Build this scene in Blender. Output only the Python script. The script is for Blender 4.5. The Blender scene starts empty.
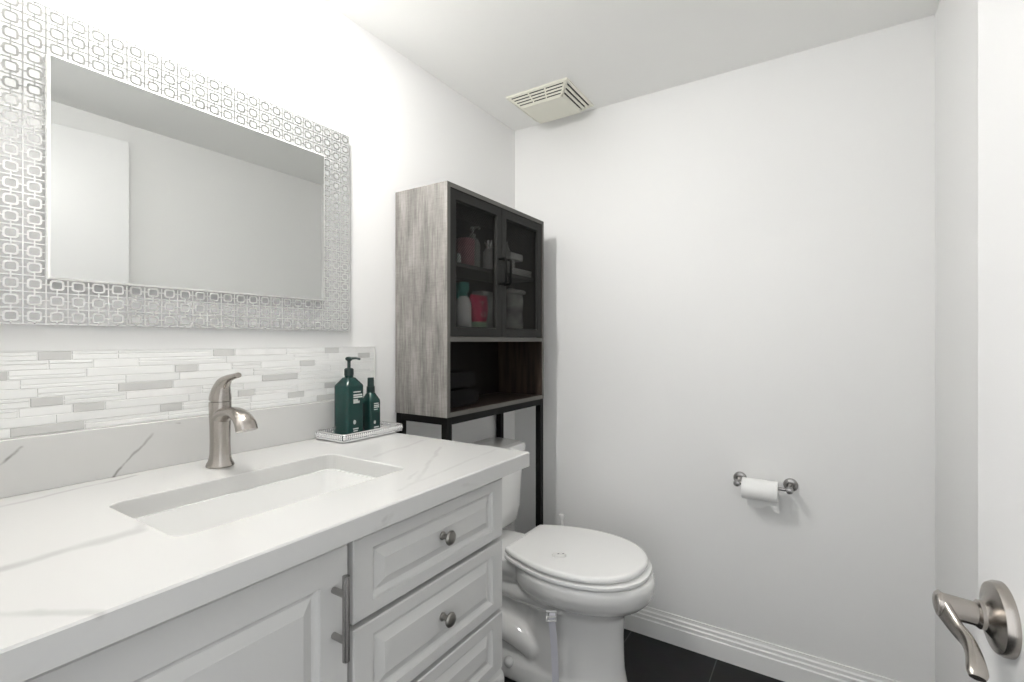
import bpy, bmesh, math, random
from mathutils import Vector, Matrix

random.seed(7)
scn = bpy.context.scene
COL = scn.collection
PI = math.pi

# ------------------------------------------------------------------ camera, world, light, exposure
YAW = math.atan(311 / 484)
cam_d = bpy.data.cameras.new('camera')
cam = bpy.data.objects.new('camera', cam_d)
COL.objects.link(cam)
cam_d.sensor_width = 36.0
cam_d.sensor_fit = 'HORIZONTAL'
cam_d.lens = 484 / 1024 * 36
cam_d.clip_start = 0.01
cam.location = (1.213, -1.912, 1.165)
cam.rotation_euler = (PI / 2, 0, YAW)
scn.camera = cam

scn.view_settings.view_transform = 'Standard'
scn.view_settings.look = 'None'
scn.view_settings.gamma = 1
scn.view_settings.use_curve_mapping = False
scn.view_settings.exposure = 0.8

world = bpy.data.worlds.new('world')
scn.world = world
world.use_nodes = True
bg = world.node_tree.nodes['Background']
bg.inputs[0].default_value = (0.97, 0.985, 1.0, 1)
bg.inputs[1].default_value = 0.92            # bright hall outside the open doorway
LAMP_POWER = 345.0                           # emission strength of each bulb of the ceiling light
try:
    scn.cycles.use_denoising = True
    scn.cycles.max_bounces = 14
    scn.cycles.diffuse_bounces = 8
    scn.cycles.glossy_bounces = 6
except Exception:
    pass


# ------------------------------------------------------------------ materials
def mat(name, col, rough=0.5, metal=0.0, coat=0.0, emit=None, spec=0.5, trans=0.0):
    m = bpy.data.materials.new(name)
    m.use_nodes = True
    b = m.node_tree.nodes['Principled BSDF']
    b.inputs['Base Color'].default_value = (*col, 1)
    b.inputs['Roughness'].default_value = rough
    b.inputs['Metallic'].default_value = metal
    b.inputs['Coat Weight'].default_value = coat
    b.inputs['Coat Roughness'].default_value = 0.05
    b.inputs['Specular IOR Level'].default_value = spec
    b.inputs['Transmission Weight'].default_value = trans
    if emit:
        b.inputs['Emission Color'].default_value = (*emit[0], 1)
        b.inputs['Emission Strength'].default_value = emit[1]
    return m


def nt(m):
    t = m.node_tree
    return t, t.nodes['Principled BSDF']


def noise_bump(m, scale, strength, dist=0.002, detail=3):
    t, b = nt(m)
    tc = t.nodes.new('ShaderNodeTexCoord')
    n = t.nodes.new('ShaderNodeTexNoise')
    n.inputs['Scale'].default_value = scale
    n.inputs['Detail'].default_value = detail
    bp = t.nodes.new('ShaderNodeBump')
    bp.inputs['Strength'].default_value = strength
    bp.inputs['Distance'].default_value = dist
    t.links.new(tc.outputs['Object'], n.inputs['Vector'])
    t.links.new(n.outputs['Fac'], bp.inputs['Height'])
    t.links.new(bp.outputs['Normal'], b.inputs['Normal'])


def noise_color(m, c0, c1, scale, mscale=(1, 1, 1), lo=0.3, hi=0.7, detail=4):
    t, b = nt(m)
    tc = t.nodes.new('ShaderNodeTexCoord')
    mp = t.nodes.new('ShaderNodeMapping')
    mp.inputs['Scale'].default_value = mscale
    n = t.nodes.new('ShaderNodeTexNoise')
    n.inputs['Scale'].default_value = scale
    n.inputs['Detail'].default_value = detail
    r = t.nodes.new('ShaderNodeValToRGB')
    r.color_ramp.elements[0].position = lo
    r.color_ramp.elements[1].position = hi
    r.color_ramp.elements[0].color = (*c0, 1)
    r.color_ramp.elements[1].color = (*c1, 1)
    t.links.new(tc.outputs['Object'], mp.inputs['Vector'])
    t.links.new(mp.outputs['Vector'], n.inputs['Vector'])
    t.links.new(n.outputs['Fac'], r.inputs['Fac'])
    t.links.new(r.outputs['Color'], b.inputs['Base Color'])
    return r


M = {}
M['wall'] = mat('wall_paint', (0.79, 0.79, 0.785), 0.6)
noise_bump(M['wall'], 90, 0.06, 0.002)
M['ceiling'] = mat('ceiling_paint', (0.90, 0.90, 0.885), 0.8)
noise_bump(M['ceiling'], 70, 0.1, 0.002)
M['trim'] = mat('trim_paint', (0.82, 0.82, 0.81), 0.35)
M['door'] = mat('door_paint', (0.72, 0.72, 0.72), 0.35)
M['vanity'] = mat('vanity_paint', (0.60, 0.60, 0.59), 0.38)
M['shadow_gap'] = mat('gap_shade_grey', (0.3, 0.3, 0.29), 0.7)
M['porcelain'] = mat('porcelain', (0.80, 0.80, 0.79), 0.12, coat=0.5)
M['seat'] = mat('seat_plastic', (0.88, 0.88, 0.87), 0.22)
M['nickel'] = mat('brushed_nickel', (0.43, 0.40, 0.37), 0.25, 1.0)
noise_bump(M['nickel'], 400, 0.03, 0.0005)
M['dark_nickel'] = mat('dark_satin_nickel', (0.38, 0.37, 0.36), 0.27, 1.0)
M['pewter'] = mat('pewter_knob', (0.30, 0.29, 0.27), 0.35, 1.0)
M['mirror'] = mat('mirror_glass', (0.70, 0.71, 0.70), 0.008, 1.0)
M['mirror_edge'] = mat('mirror_bevel', (0.86, 0.86, 0.84), 0.22, 0.3)
M['frosted'] = mat('frosted_mirror_band', (0.39, 0.395, 0.39), 0.4, 0.0)
M['lattice'] = mat('silvered_lattice', (0.76, 0.76, 0.75), 0.05, 1.0)
M['black_metal'] = mat('black_metal', (0.005, 0.005, 0.005), 0.5, spec=0.12)
M['charcoal'] = mat('charcoal_board', (0.016, 0.016, 0.0148), 0.5, spec=0.18)
M['edge'] = mat('grey_edge_band', (0.105, 0.102, 0.094), 0.5, spec=0.25)
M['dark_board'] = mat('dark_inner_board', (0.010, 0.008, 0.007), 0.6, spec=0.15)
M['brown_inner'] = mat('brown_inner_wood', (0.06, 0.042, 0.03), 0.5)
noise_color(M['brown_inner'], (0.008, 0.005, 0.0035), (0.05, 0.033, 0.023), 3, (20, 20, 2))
M['paper'] = mat('tissue_paper', (0.86, 0.86, 0.85), 0.95)
noise_bump(M['paper'], 250, 0.2, 0.001)
M['green'] = mat('dark_green_plastic', (0.005, 0.032, 0.028), 0.22, spec=0.35)
M['green_cap'] = mat('dark_green_cap', (0.004, 0.020, 0.018), 0.35)
M['white_print'] = mat('white_print', (0.50, 0.53, 0.51), 0.6)
M['silver'] = mat('silver_mirror_tray', (0.88, 0.88, 0.88), 0.22, 1.0)
M['vent'] = mat('vent_plastic', (0.79, 0.78, 0.69), 0.45)
M['vent_dark'] = mat('vent_inside', (0.03, 0.03, 0.028), 0.8)
M['strap'] = mat('grey_strap', (0.66, 0.66, 0.72), 0.4)
M['clip'] = mat('clear_grey_clip', (0.62, 0.62, 0.62), 0.25)
M['grout'] = mat('grout', (0.80, 0.80, 0.79), 0.8)
M['tile_white'] = mat('tile_white', (0.74, 0.745, 0.735), 0.15)
M['tile_pale'] = mat('tile_pale', (0.70, 0.705, 0.695), 0.18)
M['tile_marble'] = mat('tile_marble', (0.70, 0.70, 0.69), 0.2)
noise_color(M['tile_marble'], (0.67, 0.67, 0.66), (0.77, 0.77, 0.76), 25)
M['tile_grey'] = mat('tile_grey', (0.53, 0.53, 0.52), 0.2)
M['bulb'] = mat('lit_bulb', (1, 1, 1), 0.5, emit=((1.0, 0.985, 0.955), LAMP_POWER))
M['pink'] = mat('pink_plastic', (0.36, 0.16, 0.18), 0.35)
M['clear_grey'] = mat('translucent_grey_plastic', (0.42, 0.42, 0.40), 0.25)
M['white_plastic'] = mat('white_plastic', (0.72, 0.72, 0.70), 0.35)
M['mint'] = mat('mint_plastic', (0.42, 0.52, 0.48), 0.35)
M['teal'] = mat('teal_plastic', (0.02, 0.24, 0.20), 0.35)
M['red'] = mat('crimson_pouch', (0.66, 0.02, 0.10), 0.4)
M['pale_green'] = mat('pale_green_band', (0.45, 0.62, 0.42), 0.45)
M['grey_box'] = mat('grey_carton', (0.30, 0.30, 0.29), 0.5)
M['pale_box'] = mat('pale_carton', (0.52, 0.52, 0.49), 0.5)
M['jar'] = mat('smoky_glass_jar', (0.33, 0.33, 0.31), 0.12)
M['cloth'] = mat('dark_grey_cloth', (0.010, 0.0095, 0.0095), 0.95, spec=0.1)
noise_bump(M['cloth'], 200, 0.4, 0.002)
M['mark'] = mat('dark_mark', (0.05, 0.05, 0.05), 0.5)


def make_slate():
    m = mat('slate_floor_tile', (0.02, 0.02, 0.021), 0.45, spec=0.2)
    t, b = nt(m)
    tc = t.nodes.new('ShaderNodeTexCoord')
    mp = t.nodes.new('ShaderNodeMapping')
    mp.inputs['Location'].default_value = (-0.566 + 0.64, 0.0, 0)
    br = t.nodes.new('ShaderNodeTexBrick')
    br.offset = 0
    br.squash = 1
    br.inputs['Scale'].default_value = 1
    br.inputs['Brick Width'].default_value = 0.32
    br.inputs['Row Height'].default_value = 0.32
    br.inputs['Mortar Size'].default_value = 0.002
    br.inputs['Mortar Smooth'].default_value = 0.1
    br.inputs['Color1'].default_value = (0.016, 0.016, 0.017, 1)
    br.inputs['Color2'].default_value = (0.024, 0.024, 0.025, 1)
    br.inputs['Mortar'].default_value = (0.10, 0.10, 0.10, 1)
    n = t.nodes.new('ShaderNodeTexNoise')
    n.inputs['Scale'].default_value = 14
    n.inputs['Detail'].default_value = 6
    mx = t.nodes.new('ShaderNodeMixRGB')
    mx.blend_type = 'MULTIPLY'
    mx.inputs['Fac'].default_value = 0.5
    bp = t.nodes.new('ShaderNodeBump')
    bp.inputs['Strength'].default_value = 0.25
    bp.inputs['Distance'].default_value = 0.004
    L = t.links.new
    L(tc.outputs['Object'], mp.inputs['Vector'])
    L(mp.outputs['Vector'], br.inputs['Vector'])
    L(tc.outputs['Object'], n.inputs['Vector'])
    L(br.outputs['Color'], mx.inputs['Color1'])
    L(n.outputs['Color'], mx.inputs['Color2'])
    L(mx.outputs['Color'], b.inputs['Base Color'])
    L(n.outputs['Fac'], bp.inputs['Height'])
    L(bp.outputs['Normal'], b.inputs['Normal'])
    return m


M['slate'] = make_slate()


def make_wood():
    m = mat('grey_oak', (0.4, 0.38, 0.36), 0.55)
    t, b = nt(m)
    L = t.links.new
    tc = t.nodes.new('ShaderNodeTexCoord')

    def nz(sc, ms, det):
        mp = t.nodes.new('ShaderNodeMapping')
        mp.inputs['Scale'].default_value = ms
        n = t.nodes.new('ShaderNodeTexNoise')
        n.inputs['Scale'].default_value = sc
        n.inputs['Detail'].default_value = det
        n.inputs['Roughness'].default_value = 0.65
        L(tc.outputs['Object'], mp.inputs['Vector'])
        L(mp.outputs['Vector'], n.inputs['Vector'])
        return n.outputs['Fac']
    broad = nz(1.0, (26, 26, 4.0), 5)
    fine = nz(1.0, (170, 170, 11), 4)
    saw = nz(1.0, (26, 26, 190), 2)
    patch = nz(1.0, (14, 14, 6), 2)

    def mth(op, a, c):
        n = t.nodes.new('ShaderNodeMath')
        n.operation = op
        for i, v in enumerate((a, c)):
            if isinstance(v, (int, float)):
                n.inputs[i].default_value = v
            else:
                L(v, n.inputs[i])
        return n.outputs[0]
    s = mth('ADD', mth('MULTIPLY', broad, 0.52), mth('MULTIPLY', fine, 0.38))
    sw = mth('MULTIPLY', mth('MULTIPLY', saw, patch), 0.26)
    s = mth('ADD', s, sw)
    r = t.nodes.new('ShaderNodeValToRGB')
    e = r.color_ramp.elements
    e[0].position = 0.34
    e[0].color = (0.075, 0.070, 0.066, 1)
    e[1].position = 0.66
    e[1].color = (0.31, 0.295, 0.278, 1)
    k = e.new(0.48)
    k.color = (0.175, 0.166, 0.156, 1)
    L(s, r.inputs['Fac'])
    L(r.outputs['Color'], b.inputs['Base Color'])
    return m


M['wood'] = make_wood()


def make_quartz():
    """White quartz with a few soft grey veins laid along 3-D segments, warped by noise."""
    m = mat('veined_quartz', (0.86, 0.86, 0.85), 0.18)
    t, b = nt(m)
    L = t.links.new
    geo = t.nodes.new('ShaderNodeNewGeometry')

    def vm(op, a, c=None):
        n = t.nodes.new('ShaderNodeVectorMath')
        n.operation = op
        for i, v in enumerate((a, c)):
            if v is None:
                continue
            if isinstance(v, (tuple, list, Vector)):
                n.inputs[i].default_value = tuple(v)
            else:
                L(v, n.inputs[i])
        return n

    def mth(op, a, c, clamp=False):
        n = t.nodes.new('ShaderNodeMath')
        n.operation = op
        n.use_clamp = clamp
        for i, v in enumerate((a, c)):
            if isinstance(v, (int, float)):
                n.inputs[i].default_value = v
            else:
                L(v, n.inputs[i])
        return n.outputs[0]
    ns = t.nodes.new('ShaderNodeTexNoise')
    ns.inputs['Scale'].default_value = 11
    ns.inputs['Detail'].default_value = 4
    L(geo.outputs['Position'], ns.inputs['Vector'])
    w = vm('SUBTRACT', ns.outputs['Color'], (0.5, 0.5, 0.5))
    w2 = vm('MULTIPLY', w.outputs[0], (0.035, 0.035, 0.035))
    P = vm('ADD', geo.outputs['Position'], w2.outputs[0]).outputs[0]
    n2 = t.nodes.new('ShaderNodeTexNoise')
    n2.inputs['Scale'].default_value = 7
    L(geo.outputs['Position'], n2.inputs['Vector'])
    fade = mth('ADD', mth('MULTIPLY', n2.outputs['Fac'], 1.3), 0.1, True)
    acc = None
    Z = 0.893
    veins = [((0.39, -1.80, Z), (0.385, -1.62, Z), 0.017, 0.55), ((0.385, -1.62, Z), (0.30, -1.56, Z), 0.013, 0.4),
             ((0.47, -1.82, Z), (0.60, -1.73, Z), 0.010, 0.45),
             ((0.39, -0.97, Z), (0.55, -1.22, Z), 0.008, 0.26), ((0.33, -1.13, Z), (0.29, -0.93, Z), 0.010, 0.24),
             ((0.56, -1.28, Z), (0.52, -0.90, Z), 0.007, 0.22), ((0.08, -1.70, Z), (0.04, -1.50, Z), 0.009, 0.4),
             ((0.50, -1.17, Z), (0.61, -1.36, Z - .02), 0.006, 0.28), ((0.615, -1.34, Z - .02), (0.615, -1.385, Z - .04), 0.012, 0.55),
             ((0.615, -1.70, Z), (0.615, -1.80, Z - .03), 0.014, 0.5), ((0.58, -1.26, Z), (0.61, -1.10, Z - .03), 0.006, 0.25),
             ((0.02, -1.530, 0.893), (0.02, -1.445, 0.990), 0.0042, 1.0), ((0.02, -1.445, 0.990), (0.02, -1.41, 0.991), 0.0036, 0.8),
             ((0.02, -1.70, 0.936), (0.02, -1.662, 0.976), 0.0042, 1.3)]
    for p0, p1, wd, st in veins:
        a = Vector(p0)
        ba = Vector(p1) - a
        pa = vm('SUBTRACT', P, a).outputs[0]
        d = vm('DOT_PRODUCT', pa, ba).outputs['Value']
        h = mth('DIVIDE', d, ba.dot(ba), True)
        sc = t.nodes.new('ShaderNodeVectorMath')
        sc.operation = 'SCALE'
        sc.inputs[0].default_value = tuple(ba)
        L(h, sc.inputs['Scale'])
        df = vm('SUBTRACT', pa, sc.outputs[0]).outputs[0]
        ln = vm('LENGTH', df).outputs['Value']
        mr = t.nodes.new('ShaderNodeMapRange')
        mr.interpolation_type = 'SMOOTHSTEP'
        mr.inputs['From Min'].default_value = wd * 0.15
        mr.inputs['From Max'].default_value = wd
        mr.inputs['To Min'].default_value = st
        mr.inputs['To Max'].default_value = 0
        L(ln, mr.inputs['Value'])
        v = mr.outputs[0]
        acc = v if acc is None else mth('MAXIMUM', acc, v)
    acc = mth('MULTIPLY', acc, fade, True)
    mx = t.nodes.new('ShaderNodeMixRGB')
    mx.inputs['Color1'].default_value = (0.57, 0.57, 0.56, 1)
    mx.inputs['Color2'].default_value = (0.26, 0.25, 0.24, 1)
    L(acc, mx.inputs['Fac'])
    L(mx.outputs['Color'], b.inputs['Base Color'])
    return m


M['quartz'] = make_quartz()


# ------------------------------------------------------------------ object helpers
def world_loc(o):
    v = Vector((0, 0, 0))
    while o is not None:
        v += o.location
        o = o.parent
    return v


def obj(name, bm, m, parent=None, loc=None, smooth=None, bevel=0.0):
    """Link a bmesh (world coordinates) as one mesh object; its origin is parent's origin or loc."""
    base = world_loc(parent) if parent is not None else Vector(loc or (0, 0, 0))
    bmesh.ops.recalc_face_normals(bm, faces=bm.faces)
    bmesh.ops.translate(bm, verts=bm.verts, vec=-base)
    me = bpy.data.meshes.new(name)
    bm.to_mesh(me)
    bm.free()
    for mm in (m if isinstance(m, (list, tuple)) else [m]):
        me.materials.append(mm)
    o = bpy.data.objects.new(name, me)
    COL.objects.link(o)
    if parent is not None:
        o.parent = parent
    else:
        o.location = base
    if smooth is not None:
        for p in me.polygons:
            p.use_smooth = True
        me.set_sharp_from_angle(angle=math.radians(smooth))
    if bevel:
        md = o.modifiers.new('bevel', 'BEVEL')
        md.width = bevel
        md.segments = 2
        md.limit_method = 'ANGLE'
        md.angle_limit = math.radians(40)
        md.harden_normals = False
    return o


def tag(o, label, cat, group=None):
    o['label'] = label
    o['category'] = cat
    if group:
        o['group'] = group
    return o


def thing(name, label, cat, loc, group=None):
    o = bpy.data.objects.new(name, None)
    o.empty_display_size = 0.05
    COL.objects.link(o)
    o.location = loc
    return tag(o, label, cat, group)


def struct(name, bm, m, parent=None, **k):
    o = obj(name, bm, m, parent, **k)
    o['kind'] = 'structure'
    return o


def box(bm, x0, x1, y0, y1, z0, z1, mi=0):
    vs = [bm.verts.new((x, y, z)) for x in (x0, x1) for y in (y0, y1) for z in (z0, z1)]
    for f in ((0, 1, 3, 2), (4, 6, 7, 5), (0, 4, 5, 1), (2, 3, 7, 6), (0, 2, 6, 4), (1, 5, 7, 3)):
        fc = bm.faces.new([vs[i] for i in f])
        fc.material_index = mi
    return vs


def loft(bm, rings, cap0=True, cap1=True, closed=True):
    """Skin a list of equal-length point rings."""
    vr = [[bm.verts.new(p) for p in r] for r in rings]
    n = len(vr[0])
    for a, b in zip(vr, vr[1:]):
        for i in range(n if closed else n - 1):
            j = (i + 1) % n
            bm.faces.new((a[i], a[j], b[j], b[i]))
    if cap0:
        bm.faces.new(vr[0][::-1])
    if cap1:
        bm.faces.new(vr[-1])
    return vr


def tube(bm, path, radii, n=16, caps=True, sy=1.0, up=(0, 1, 0)):
    """Sweep an ellipse (radius r across, r*sy along the 'up' side) down a path."""
    path = [Vector(p) for p in path]
    if isinstance(radii, (int, float)):
        radii = [radii] * len(path)
    if isinstance(sy, (int, float)):
        sy = [sy] * len(path)
    rings = []
    up = Vector(up)
    for i, p in enumerate(path):
        d = (path[min(i + 1, len(path) - 1)] - path[max(i - 1, 0)]).normalized()
        a = up - d * up.dot(d)
        if a.length < 1e-4:
            a = Vector((0, 0, 1)) - d * d.z
            if a.length < 1e-4:
                a = Vector((1, 0, 0))
        a.normalize()
        c = d.cross(a)
        rings.append([p + a * (radii[i] * sy[i] * math.cos(2 * PI * k / n)) + c * (radii[i] * math.sin(2 * PI * k / n)) for k in range(n)])
    loft(bm, rings, caps, caps)


def smooth_path(pts, k=6):
    """Catmull-Rom through points of any dimension."""
    out = []
    P = [Vector(p) for p in pts]
    for i in range(len(P) - 1):
        p0, p1, p2, p3 = P[max(i - 1, 0)], P[i], P[i + 1], P[min(i + 2, len(P) - 1)]
        for j in range(k):
            t = j / k
            out.append(0.5 * ((2 * p1) + (p2 - p0) * t + (2 * p0 - 5 * p1 + 4 * p2 - p3) * t * t + (3 * p1 - p0 - 3 * p2 + p3) * t ** 3))
    out.append(P[-1])
    return out


def lathe(bm, prof, c, n=28, axis='z', sx=1.0, sy=1.0):
    """Revolve (radius, height) pairs about an axis through c."""
    c = Vector(c)
    rings = []
    for r, h in prof:
        ring = []
        for k in range(n):
            a = 2 * PI * k / n
            u, v = max(r, 1e-5) * math.cos(a) * sx, max(r, 1e-5) * math.sin(a) * sy
            ring.append(c + (Vector((u, v, h)) if axis == 'z' else Vector((h, u, v)) if axis == 'x' else Vector((u, h, v))))
        rings.append(ring)
    loft(bm, rings)


def sphere(bm, c, r, u=12, v=8, s=(1, 1, 1)):
    prof = [(r * math.sin(PI * i / v), -r * math.cos(PI * i / v)) for i in range(v + 1)]
    c = Vector(c)
    rings = [[c + Vector((max(p[0], 1e-5) * math.cos(2 * PI * k / u) * s[0], max(p[0], 1e-5) * math.sin(2 * PI * k / u) * s[1], p[1] * s[2])) for k in range(u)] for p in prof]
    loft(bm, rings)


def rrect(x0, x1, y0, y1, z, r, k=5):
    """Rounded rectangle ring in a horizontal plane, 4*(k+1) points, counter-clockwise."""
    pts = []
    for cx, cy, a0 in ((x1 - r, y1 - r, 0), (x0 + r, y1 - r, PI / 2), (x0 + r, y0 + r, PI), (x1 - r, y0 + r, 1.5 * PI)):
        for i in range(k + 1):
            a = a0 + (PI / 2) * i / k
            pts.append(Vector((cx + r * math.cos(a), cy + r * math.sin(a), z)))
    return pts


def extrude_profile_y(bm, prof, y0, y1):
    """prof = closed list of (x, z)."""
    loft(bm, [[Vector((x, y0, z)) for x, z in prof], [Vector((x, y1, z)) for x, z in prof]])


def extrude_profile_x(bm, prof, x0, x1):
    loft(bm, [[Vector((x0, y, z)) for y, z in prof], [Vector((x1, y, z)) for y, z in prof]])


B = bmesh.new

# ------------------------------------------------------------------ room shell
CEIL = 2.147
XR = 1.497
YF = -1.87
b = B(); box(b, -0.1, 2.4, -3.2, 0.1, -0.05, 0.0); struct('floor', b, M['slate'])
b = B(); box(b, -0.1, XR + 0.1, YF - 0.11, 0.1, CEIL, CEIL + 0.05); struct('ceiling', b, M['ceiling'])
b = B(); box(b, -0.1, 0, YF - 0.11, 0.1, 0, CEIL); struct('wall_left', b, M['wall'])
b = B(); box(b, 0, XR, 0, 0.1, 0, CEIL); struct('wall_back', b, M['wall'])
b = B(); box(b, XR, XR + 0.1, YF - 0.11, 0.1, 0, CEIL); struct('wall_right', b, M['wall'])
b = B()
box(b, 0, 0.66, YF - 0.11, YF, 0, CEIL)
box(b, 0.66, XR, YF - 0.11, YF, 2.06, CEIL)
struct('wall_front', b, M['wall'])
H, T = 0.109, 0.016
base_prof = [(0, 0), (T, 0), (T, 0.062), (T - .003, 0.066), (T - .003, 0.078), (T - .007, 0.082), (T - .007, 0.092), (T - .011, 0.097), (T - .012, H), (0, H)]
b = B(); extrude_profile_x(b, [(-d, z) for d, z in base_prof], 0, XR); struct('baseboard_back', b, M['trim'])
b = B(); extrude_profile_y(b, [(XR - d, z) for d, z in base_prof], YF, -T); struct('baseboard_right', b, M['trim'])
b = B(); extrude_profile_y(b, [(d, z) for d, z in base_prof], -0.90, -T); struct('baseboard_left', b, M['trim'])

# ------------------------------------------------------------------ door leaf with lever handle
HINGE = Vector((1.474, -1.855, 0))
EDGE = Vector((1.385, -1.040, 0))
dy_ = (EDGE - HINGE).normalized()           # along the leaf, hinge to free edge
dx_ = Vector((-dy_.y, dy_.x, 0))            # out of the leaf, into the room
DW = (EDGE - HINGE).length


def dpt(s, n, z):
    """Point s back from the free edge, n out of the leaf face."""
    p = EDGE - dy_ * s + dx_ * n
    return Vector((p.x, p.y, z))


b = B()
loft(b, [[dpt(0, 0, z), dpt(DW, 0, z), dpt(DW, -0.035, z), dpt(0, -0.035, z)] for z in (0.012, 2.03)])
door = struct('door_1', b, M['door'], loc=(HINGE.x, HINGE.y, 0), bevel=0.002)
HS, HZ = 0.078, 0.837


def dtube(bm, pts, radii, **k):
    tube(bm, [dpt(*p) for p in pts], radii, **k)


b = B()
prof = [(0.0415, 0.0), (0.0415, 0.006), (0.039, 0.011), (0.034, 0.0125), (0.024, 0.0145), (0.016, 0.020), (0.014, 0.024)]
rings = []
for r, h in prof:
    rings.append([dpt(HS + r * math.cos(2 * PI * k / 40), h, HZ + r * math.sin(2 * PI * k / 40)) for k in range(40)])
loft(b, rings)
hd = obj('door_handle', b, M['nickel'], door, smooth=35)
b = B()
dtube(b, [(HS, 0.018, HZ), (HS, 0.024, HZ), (HS, 0.027, HZ), (HS, 0.056, HZ + .003), (HS, 0.061, HZ + .004), (HS, 0.063, HZ + .004)], [0.0165, 0.0165, 0.0135, 0.0142, 0.0142, 0.0125], n=28)
obj('spindle', b, M['nickel'], hd, smooth=35)
b = B()
pts = [(HS - 0.012, 0.059, HZ + .006), (HS - .002, 0.0585, HZ + .003), (HS + 0.012, 0.0550, HZ - .004), (HS + 0.027, 0.0505, HZ - .011), (HS + 0.044, 0.0465, HZ - .015),
       (HS + 0.062, 0.0465, HZ - .021), (HS + 0.080, 0.0495, HZ - .028), (HS + 0.088, 0.052, HZ - .031)]
rad = [0.005, 0.0065, 0.0060, 0.0058, 0.0064, 0.0078, 0.0092, 0.0070]
sy = [2.3, 2.3, 2.2, 1.9, 1.5, 1.0, 0.65, 0.5]
sp = smooth_path([Vector((*p,)) for p in pts], 5)
sr = smooth_path([Vector((r, s, 0)) for r, s in zip(rad, sy)], 5)
dtube(b, sp, [v.x for v in sr], sy=[v.y for v in sr], up=(0, 0, 1), n=20)
obj('lever', b, M['nickel'], hd, smooth=40)
b = B()
dtube(b, [(HS + .006, 0.045, HZ - .0135), (HS + .006, 0.045, HZ - .0155)], 0.0022, n=10)
obj('set_screw', b, M['mark'], hd)

# ------------------------------------------------------------------ vanity unit
VX = 0.56                                   # front plane of doors and drawers
VY0, VY1 = -1.835, -0.933
CT, CB = 0.893, 0.858
van = thing('vanity_cabinet', 'white painted vanity cabinet with raised panel door and drawers under the veined counter', 'cabinet', (0.28, -1.384, 0))
b = B()
FX = VX - 0.020
box(b, 0.012, FX, VY0, VY0 + 0.018, 0.10, CB)
box(b, 0.012, FX, VY1 - 0.018, VY1, 0.0, CB)
box(b, 0.012, 0.024, VY0 + .018, VY1 - .018, 0.10, CB)
box(b, 0.024, FX - .02, VY0 + .018, VY1 - .018, 0.36, 0.378)
box(b, FX - .02, FX, VY0 + .018, VY1 - .018, 0.835, CB)
box(b, FX - .02, FX, -1.398, -1.372, 0.36, 0.835)
box(b, FX - .02, FX, VY0 + .018, VY1 - .018, 0.36, 0.385)
obj('body', b, M['vanity'], van, bevel=0.0015)
b = B()
box(b, FX - .019, FX - .012, VY0 + .02, VY1 - .02, 0.38, 0.838)  # grey sheet behind the fronts; its colour stands in for shade in the gaps
obj('gap_shade_sheet', b, M['shadow_gap'], van)
b = B()
pl = [(0.012, 0), (FX + .016, 0), (FX + .016, 0.340), (FX + .012, 0.352), (FX + .002, 0.364), (0.012, 0.364)]
extrude_profile_y(b, pl, VY0, VY1 + 0.010)
obj('plinth', b, M['vanity'], van, bevel=0.002)


def raised_panel(bm, y0, y1, z0, z1, x, th, ry, rz, g=0.007):
    """Front slab with a cove round a raised centre field, facing +x."""
    steps = [(0, 0, -th), (0, 0, -0.0022), (0.0022, 0.0022, 0), (ry, rz, 0), (ry + .002, rz + .002, -0.004), (ry + g, rz + g, -0.0075), (ry + g + .004, rz + g + .004, -0.0085),
             (ry + g + .020, rz + g + .020, -0.0015), (ry + g + .0215, rz + g + .0215, -0.0005)]
    rings = []
    for a, c, d in steps:
        rings.append([Vector((x + d, y0 + a, z0 + c)), Vector((x + d, y1 - a, z0 + c)), Vector((x + d, y1 - a, z1 - c)), Vector((x + d, y0 + a, z1 - c))])
    loft(bm, rings)


b = B(); raised_panel(b, -1.822, -1.391, 0.388, 0.834, VX, 0.019, 0.052, 0.052)
vd = obj('door', b, M['vanity'], van)
b = B()
tube(b, [(VX + .030, -1.419, 0.668), (VX + .030, -1.419, 0.800)], 0.0058, n=18)
for z in (0.698, 0.770):
    tube(b, [(VX - .001, -1.419, z), (VX + .030, -1.419, z)], 0.0052, n=14)
obj('handle', b, M['dark_nickel'], vd, smooth=40)
for i, (z0, z1) in enumerate(((0.694, 0.834), (0.522, 0.684), (0.376, 0.512))):
    b = B(); raised_panel(b, -1.380, -0.938, z0, z1, VX, 0.019, 0.040, 0.024)
    dr = obj('drawer', b, M['vanity'], van)
    b = B()
    zk = (z0 + z1) / 2 + (0.004 if i == 0 else 0)
    lathe(b, [(0.0085, -.001), (0.0085, 0.002), (0.006, 0.004), (0.0052, 0.013), (0.0095, 0.017), (0.0142, 0.020), (0.0148, 0.0225), (0.0125, 0.0255), (0.006, 0.0275), (0, 0.028)], (VX, -1.158, zk), n=24, axis='x')
    obj('knob', b, M['pewter'], dr, smooth=35)

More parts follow.
